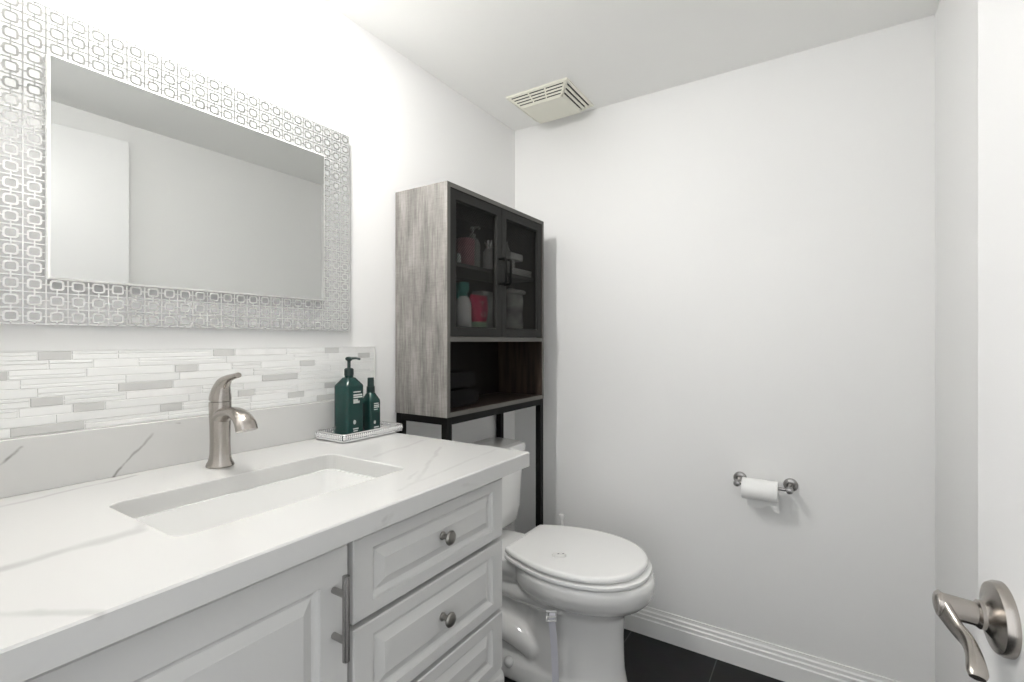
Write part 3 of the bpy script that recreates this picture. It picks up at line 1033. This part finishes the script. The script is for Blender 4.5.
# right-hand door: two cartons, small bottle, jar
yb0 = -0.250
t = thing('flat_carton', 'flat pale carton lowest in the stack behind the right mesh door', 'box', (0.142, -0.235, SH1))
b = B(); box(b, 0.100, 0.184, -0.311, -0.160, SH1, SH1 + .026)
obj('tray', b, M['pale_box'], t, bevel=.002)
b = B(); box(b, 0.0995, 0.1845, -0.3115, -0.1595, SH1 + .014, SH1 + .028)
obj('lid', b, M['pale_box'], t, bevel=.002)
t = thing('jar', 'squat pale jar between the cartons stacked behind the right mesh door', 'jar', (0.142, -0.280, SH1 + .028))
b = B(); lathe(b, [(0.029, 0), (0.031, .003), (0.031, .022), (0, .022)], (0.142, -0.280, SH1 + .0283), n=24)
obj('body', b, M['clear_grey'], t, smooth=40)
b = B(); lathe(b, [(0.032, .022), (0.032, .031), (0.030, .033), (0, .033)], (0.142, -0.280, SH1 + .0283), n=24)
obj('lid', b, M['clear_grey'], t, smooth=40)
zz = SH1 + .0617
t = thing('small_carton', 'small white carton on top of the stack behind the right mesh door', 'box', (0.145, -0.265, zz))
b = B(); box(b, 0.110, 0.180, -0.312, -0.222, zz, zz + .026)
obj('body', b, M['white_plastic'], t, bevel=.002)
b = B(); box(b, 0.1096, 0.1804, -0.3125, -0.285, zz + .010, zz + .0265)
obj('flap', b, M['pale_box'], t, bevel=.001)
zz += .0268
lathe_bottle('dropper_bottle', 'little pale dropper bottle standing on the small white carton', (0.150, -0.296, zz),
             [(0.010, 0), (0.012, .002), (0.012, .018), (0.006, .024), (0, .024)], M['clear_grey'],
             [(0.007, .023), (0.007, .030), (0.004, .033), (0.003, .044), (0, .046)], M['clear_grey'])
t = thing('storage_jar', 'large smoky glass jar with a pale lid behind the right mesh door, lower shelf', 'jar', (0.140, -0.250, SH0))
b = B(); lathe(b, [(0.045, 0), (0.050, .005), (0.052, .030), (0.048, .070), (0.052, .110), (0.050, .140), (0.046, .148), (0, .148)], (0.140, -0.250, SH0), n=32)
noise_color(M['jar'], (0.10, 0.10, 0.095), (0.50, 0.50, 0.47), 22)
obj('body', b, M['jar'], t, smooth=40)
b = B(); lathe(b, [(0.058, .148), (0.060, .151), (0.060, .157), (0.050, .162), (0.012, .165), (0.010, .172), (0, .174)], (0.140, -0.250, SH0), n=32)
obj('lid', b, M['pale_box'], t, smooth=40)
# dark cloth bundle in the open niche
t = thing('folded_cloth', 'dark grey folded cloth bundle lying at the left of the open cabinet niche', 'cloth', (0.11, -0.60, EZ0 + PT))
for i, (zz, h, y1) in enumerate(((EZ0 + PT + .0005, .062, -.520), (EZ0 + PT + .064, .058, -.535))):
    b = B()
    rg = []
    for k in range(9):
        f = k / 8
        xx = 0.03 + .15 * f
        s = 1 - .10 * abs(2 * f - 1) ** 4
        mid = zz + h / 2
        rg.append([Vector((xx, (-.625 + (y1 + .625 - .105) * 0) + (y + .0) , mid + (z_ - mid) * s)) for y, z_ in [(-.105 + .0 + (0.10 + (y1 + .625)) * (0.5 + .5 * math.copysign(abs(math.cos(a)) ** .45, math.cos(a))), mid + h / 2 * math.copysign(abs(math.sin(a)) ** .6, math.sin(a))) for a in [2 * PI * q / 28 for q in range(28)]]])
    loft(b, rg)
    obj('fold', b, M['cloth'], t, smooth=50)

# ------------------------------------------------------------------ toilet
TYC = -0.400
toi = thing('toilet', 'white two-piece toilet with closed elongated lid beside the vanity', 'toilet', (0.40, TYC, 0))


def egg(xb, xf, hw, z, n=56, xc=None, pb=2.0, pf=2.0, yc=TYC):
    xc = xb + (xf - xb) * .46 if xc is None else xc
    pts = []
    for k in range(n):
        a = 2 * PI * k / n
        ca, sa = math.cos(a), math.sin(a)
        p = pf if ca > 0 else pb
        u = math.copysign(abs(ca) ** (2 / p), ca)
        v = math.copysign(abs(sa) ** (2 / p), sa)
        pts.append(Vector((xc + (xf - xc) * u if ca > 0 else xc + (xc - xb) * u, yc + hw * v, z)))
    return pts


def fused(name, bm, voxel, m, parent, iters=6):
    """Union overlapping closed shells into one skin (voxel remesh), smoothed."""
    base = world_loc(parent)
    bmesh.ops.recalc_face_normals(bm, faces=bm.faces)
    bmesh.ops.translate(bm, verts=bm.verts, vec=-base)
    me = bpy.data.meshes.new('tmp')
    bm.to_mesh(me)
    bm.free()
    o = bpy.data.objects.new('tmp', me)
    COL.objects.link(o)
    r = o.modifiers.new('r', 'REMESH')
    r.mode = 'VOXEL'
    r.voxel_size = voxel
    s = o.modifiers.new('s', 'SMOOTH')
    s.factor = .5
    s.iterations = iters
    dg = bpy.context.evaluated_depsgraph_get()
    me2 = bpy.data.meshes.new_from_object(o.evaluated_get(dg))
    bpy.data.objects.remove(o)
    bpy.data.meshes.remove(me)
    me2.name = name
    me2.materials.clear()
    me2.materials.append(m)
    for p in me2.polygons:
        p.use_smooth = True
    o2 = bpy.data.objects.new(name, me2)
    COL.objects.link(o2)
    o2.parent = parent
    return o2


b = B()
# bowl and its front column
loft(b, [egg(*a) for a in ((0.20, 0.700, .112, 0.0), (0.21, 0.698, .111, 0.020), (0.27, 0.684, .102, 0.040), (0.30, 0.672, .098, 0.10), (0.31, 0.668, .098, 0.20), (0.31, 0.672, .102, 0.274),
                           (0.30, 0.700, .122, 0.302), (0.29, 0.735, .154, 0.322), (0.28, 0.758, .176, 0.346), (0.28, 0.767, .187, 0.374), (0.28, 0.768, .189, 0.398), (0.285, 0.762, .186, 0.414))])
# rear deck under the tank, lower trap body, foot
loft(b, [rrect(0.05, 0.36, TYC - hw, TYC + hw, z, .035, 5) for hw, z in ((.070, .30), (.105, .345), (.118, .375), (.120, .404), (.114, .410))])
loft(b, [rrect(0.13, 0.50, TYC - .062, TYC + .062, z, .03, 5) for z in (.0, .32)])
loft(b, [rrect(0.17, 0.62, TYC - hw, TYC + hw, z, .05, 5) for hw, z in ((.118, 0), (.118, .028), (.108, .055), (.085, .075))])
# trapway swelling on both sides
for s in (-1, 1):
    tube(b, smooth_path([(0.16, TYC + s * .060, .15), (0.26, TYC + s * .062, .145), (0.34, TYC + s * .060, .125), (0.39, TYC + s * .056, .100)], 5), [.030] + [.047] * 13 + [.045, .036], n=20)
    tube(b, smooth_path([(0.16, TYC + s * .050, .31), (0.28, TYC + s * .060, .29), (0.40, TYC + s * .085, .30), (0.50, TYC + s * .10, .31)], 5), [.035] * 16, n=18)
bowl = fused('bowl', b, 0.006, M['porcelain'], toi, 8)
for s in (-1, 1):
    b = B(); sphere(b, (0.300, TYC + s * .112, .058), .0165, 16, 10, (1, 1, 1.1))
    obj('bolt_cap', b, M['seat'], bowl, smooth=60)
LIDP = smooth_path([Vector((0.288, 0.0, 0)), Vector((0.288, 0.060, 0)), Vector((0.289, 0.110, 0)), Vector((0.299, 0.127, 0)), Vector((0.355, 0.154, 0)), Vector((0.425, 0.177, 0)), Vector((0.50, 0.1885, 0)),
                    Vector((0.58, 0.182, 0)), Vector((0.65, 0.157, 0)), Vector((0.70, 0.115, 0)), Vector((0.731, 0.060, 0)), Vector((0.740, 0.0, 0))], 5)


def lid_ring(g, z, ext=0.0):
    """Lid outline grown by g (and ext at the nose)."""
    out = []
    half = [(p.x, p.y) for p in LIDP]
    full = half + [(x, -y) for x, y in half[-2:0:-1]]
    n = len(full)
    for i, (x, y) in enumerate(full):
        ax, ay = full[i - 1]
        bx, by = full[(i + 1) % n]
        tx, ty = bx - ax, by - ay
        l = math.hypot(tx, ty) or 1
        out.append(Vector((x - ty / l * g * -1 * (-1) + ext * max(0, (x - .5) / .24), TYC + y + tx / l * g, z)))
    return out


b = B()
sr = [lid_ring(g, z, .012) for g, z in ((-.004, .4160), (.001, .4175), (.003, .4225), (.002, .4295), (-.003, .4315))]
loft(b, sr)
seat = obj('seat', b, M['seat'], toi, smooth=60)
b = B()
sr = [lid_ring(g, z) for g, z in ((-.001, .4390), (.0005, .4400), (.001, .4465), (-.0005, .4530), (-.004, .4560), (-.012, .4570))]
loft(b, sr)
lid = obj('lid', b, M['seat'], toi, smooth=60)
for y in (TYC - .075, TYC + .075):
    b = B()
    loft(b, [rrect(.272, .312, y - .02, y + .02, z, .010, 4) for z in (.410, .436, .4385)])
    obj('hinge', b, M['seat'], seat, smooth=50)
# oval button on the lid
cb_ = Vector((0.482, -0.488, .4565))
b = B(); d1 = Vector((.84, .54, 0)).normalized()
d2 = Vector((-d1.y, d1.x, 0))
loft(b, [[cb_ + d1 * (.024 * f * math.copysign(abs(math.cos(a)) ** .8, math.cos(a))) + d2 * (.0135 * f * math.sin(a)) + Vector((0, 0, h)) for a in [2 * PI * k / 32 for k in range(32)]] for f, h in ((1.04, -.001), (1.0, .0062), (.9, .0085))])
ob_ = obj('oval_button', b, M['white_plastic'], lid, smooth=40)
b = B()
for q in (-.003, .013):
    p = cb_ + d1 * q
    sphere(b, (p.x, p.y, cb_.z + .0086), .0024, 8, 6, (1, 1, .3))
    p2 = p + d1 * .003 + d2 * .002
    sphere(b, (p2.x, p2.y, cb_.z + .0086), .0015, 8, 6, (1, 1, .3))
obj('dark_marks', b, M['mark'], ob_)
# tank
b = B()
loft(b, [rrect(x0, x1, TYC - hw, TYC + hw, z, r, 6) for x0, x1, hw, z, r in ((.030, .125, .130, .4105, .03), (.020, .152, .160, .424, .035), (.014, .168, .178, .444, .036), (.012, .175, .186, .50, .034), (.010, .182, .197, .712, .032), (.012, .180, .195, .716, .032))])
tank = obj('tank', b, M['porcelain'], toi, smooth=40)
b = B()
loft(b, [rrect(x0, x1, TYC - hw, TYC + hw, z, r, 6) for x0, x1, hw, z, r in ((.010, .186, .199, .716, .034), (.006, .191, .204, .720, .036), (.006, .192, .205, .742, .036), (.010, .188, .201, .751, .034), (.025, .172, .186, .756, .03))])
obj('tank_lid', b, M['porcelain'], toi, smooth=40)
b = B()
tube(b, [(.176, TYC - .140, .665), (.192, TYC - .140, .665)], .010, n=16)
tube(b, [(.192, TYC - .145, .665), (.194, TYC - .100, .660), (.192, TYC - .075, .655)], [.007, .006, .005], n=12)
obj('flush_lever', b, M['nickel'], tank, smooth=40)

# strap with clip hanging on the bowl side
stp = thing('strap', 'flat light grey strap hanging from a clip on the toilet bowl side', 'strap', (0.49, TYC - .17, 0))
cx_, cy_ = 0.505, TYC - .176
b = B()
p0 = [(cx_, cy_ + .004, .318), (cx_, cy_ - .006, .306), (cx_ + .001, cy_ - .004, .28), (cx_ + .001, cy_ + .006, .22), (cx_, cy_ + .016, .14), (cx_ - .001, cy_ + .022, .06), (cx_ - .001, cy_ + .022, .002)]
rg = []
for p in smooth_path([Vector(q) for q in p0], 5):
    ax, ay = .0105 * .85, .0105 * .53
    rg.append([p + Vector((-ax, -ay, 0)), p + Vector((ax, ay, 0)), p + Vector((ax + .0008, ay - .0012, 0)), p + Vector((-ax + .0008, -ay - .0012, 0))])
loft(b, rg)
obj('ribbon', b, M['strap'], stp, smooth=30)
b = B()
for s0, s1, h0, h1 in ((-.016, -.012, .298, .330), (.012, .016, .298, .330), (-.016, .016, .326, .331), (-.016, .016, .298, .302), (-.016, .016, .310, .314)):
    u = Vector((.85, .53, 0))
    nrm = Vector((.53, -.85, 0))
    c0_ = Vector((cx_, cy_ - .009, 0))
    loft(b, [[c0_ + u * s + nrm * q + Vector((0, 0, h)) for s, q in ((s0, 0), (s1, 0), (s1, .006), (s0, .006))] for h in (h0, h1)])
obj('clip', b, M['clip'], stp, bevel=.001)

# toilet brush behind the toilet
br = thing('toilet_brush', 'white toilet brush with slim handle standing in the back corner behind the toilet', 'brush', (0.282, -0.062, 0))
b = B(); lathe(b, [(.042, 0), (.046, .004), (.044, .10), (.040, .13), (.036, .13), (.034, .02), (0, .02)], (0.282, -0.072, 0), n=26)
obj('holder', b, M['white_plastic'], br, smooth=40)
b = B(); lathe(b, [(.026, .03), (.028, .06), (.010, .10), (.006, .12), (.0075, .405), (.009, .413), (.012, .424), (.010, .430), (0, .432)], (0.282, -0.072, 0), n=20)
obj('handle', b, M['seat'], br, smooth=40)

# ------------------------------------------------------------------ toilet paper holder and roll
HX0, HX1, HZT = 0.962, 1.120, 0.672
PY = -0.072
tph = thing('toilet_paper_holder', 'dark nickel toilet paper holder with two round posts on the back wall', 'paper holder', ((HX0 + HX1) / 2, 0, HZT))
for x in (HX0, HX1):
    b = B()
    lathe(b, [(0.0225, 0), (0.0225, -.004), (0.020, -.008), (0.012, -.010), (0.0085, -.016), (0.0075, -.030), (0.0075, -.055), (0.0095, -.060), (0.0115, -.070), (0.0115, -.080), (0.009, -.086), (0, -.087)], (x, 0, HZT), n=28, axis='y')
    obj('post', b, M['dark_nickel'], tph, smooth=35)
b = B(); tube(b, [(HX0, PY, HZT), (HX1, PY, HZT)], 0.0055, n=14)
obj('bar', b, M['dark_nickel'], tph, smooth=40)
RX0, RX1 = 0.978, 1.087
RZ = HZT - .0125
rl = thing('toilet_paper_roll', 'small white toilet paper roll with a torn hanging sheet on the holder bar', 'toilet paper', ((RX0 + RX1) / 2, PY, RZ))
b = B()
rings = []
for r, xx in ((.019, RX0), (.0335, RX0), (.0345, RX0 + .001), (.0345, RX1 - .001), (.0335, RX1), (.019, RX1), (.019, RX0)):
    rings.append([Vector((xx, PY + r * math.cos(2 * PI * k / 40), RZ + r * math.sin(2 * PI * k / 40))) for k in range(40)])
loft(b, rings, False, False)
obj('roll', b, M['paper'], rl, smooth=40)
b = B()
xs = [RX0 + .008 + (RX1 - RX0 - .009) * i / 14 for i in range(15)]
tear = [.000, -.001, -.002, -.0025, -.003, -.0035, -.003, -.001, .003, .0065, .008, .000, -.008, -.009, -.010]
g = []
for yy, off in ((PY + .0350, 0), (PY + .0360, 0)):
    col = []
    for i, x in enumerate(xs):
        zb_ = RZ - .066 + tear[i] * 1.3
        col.append([Vector((x, yy, RZ)), Vector((x + .001, yy - .004, RZ - .02)), Vector((x + .002, yy - .010, RZ - .036)), Vector((x + .003, yy - .012, zb_))])
    g.append(col)
vv = [[[b.verts.new(p) for p in c] for c in col] for col in g]
for s in range(2):
    for i in range(14):
        for j in range(3):
            b.faces.new((vv[s][i][j], vv[s][i + 1][j], vv[s][i + 1][j + 1], vv[s][i][j + 1]))
for i in range(14):
    for j in (0, 3):
        b.faces.new((vv[0][i][j], vv[0][i + 1][j], vv[1][i + 1][j], vv[1][i][j]))
for i in (0, 14):
    for j in range(3):
        b.faces.new((vv[0][i][j], vv[0][i][j + 1], vv[1][i][j + 1], vv[1][i][j]))
obj('hanging_sheet', b, M['paper'], rl, smooth=60)

# ------------------------------------------------------------------ ceiling vent
WX0, WX1, WY0, WY1 = 0.140, 0.412, -0.288, -0.038
vt = thing('ceiling_vent', 'cream plastic exhaust vent cover with slotted sides on the ceiling', 'vent', ((WX0 + WX1) / 2, (WY0 + WY1) / 2, CEIL))
DZ, INS = 0.042, 0.045
zb_ = CEIL - DZ
b = B(); box(b, WX0 + .012, WX1 - .012, WY0 + .012, WY1 - .012, CEIL - .004, CEIL - .0005)
obj('dark_opening', b, M['vent_dark'], vt)
b = B()
rc = lambda g, z: [Vector((WX0 + g, WY0 + g, z)), Vector((WX1 - g, WY0 + g, z)), Vector((WX1 - g, WY1 - g, z)), Vector((WX0 + g, WY1 - g, z))]
loft(b, [rc(0, CEIL - .0005), rc(0, CEIL - .007), rc(.008, CEIL - .010), rc(.008, CEIL - .007), rc(.008, CEIL - .0005), rc(0, CEIL - .0005)], False, False)
obj('flange', b, M['vent'], vt)
b = B()
loft(b, [rc(INS, zb_ + .003), rc(INS, zb_ + .0005), rc(INS + .002, zb_)])
obj('panel', b, M['vent'], vt)
# sloping sides: along each side, bars parallel to the edge carried by ribs; gaps are real
corners = [(WX0, WY0), (WX1, WY0), (WX1, WY1), (WX0, WY1)]


def side_pt(k, u, v, dep=0.0):
    """u along side k 0..1, v from flange (0) to panel (1)."""
    g = .006 + (INS - .006) * v
    z = CEIL - .009 - (DZ - .009) * v + dep
    c = [(WX0 + g, WY0 + g), (WX1 - g, WY0 + g), (WX1 - g, WY1 - g), (WX0 + g, WY1 - g)]
    p, q = Vector(c[k]), Vector(c[(k + 1) % 4])
    w = p + (q - p) * u
    return Vector((w.x, w.y, z))


def side_bar(bm, k, u0, u1, v0, v1, th=.002):
    top = [side_pt(k, u0, v0), side_pt(k, u1, v0), side_pt(k, u1, v1), side_pt(k, u0, v1)]
    bot = [side_pt(k, u0, v0, th), side_pt(k, u1, v0, th), side_pt(k, u1, v1, th), side_pt(k, u0, v1, th)]
    loft(bm, [top, bot])


for k in range(4):
    b = B()
    ns_ = 4 if k % 2 == 0 else 3
    pitch = 1.0 / (ns_ + .35)
    v = 0.0
    fb = .5 if k % 2 == 0 else .42
    edges = [(0, .05)] + [(.05 + (i + fb) * .88 / ns_, .05 + (i + 1) * .88 / ns_) for i in range(ns_)]
    edges[-1] = (edges[-1][0], 1.0)
    for v0, v1 in edges:
        side_bar(b, k, 0, 1, v0, v1)
    for u in ((.0, .04), (.345, .370), (.635, .660), (.96, 1.0)) if k % 2 == 0 else ((.0, .06), (.94, 1.0)):
        side_bar(b, k, u[0], u[1], 0, 1, .0022)
    obj('louvre', b, M['vent'], vt)
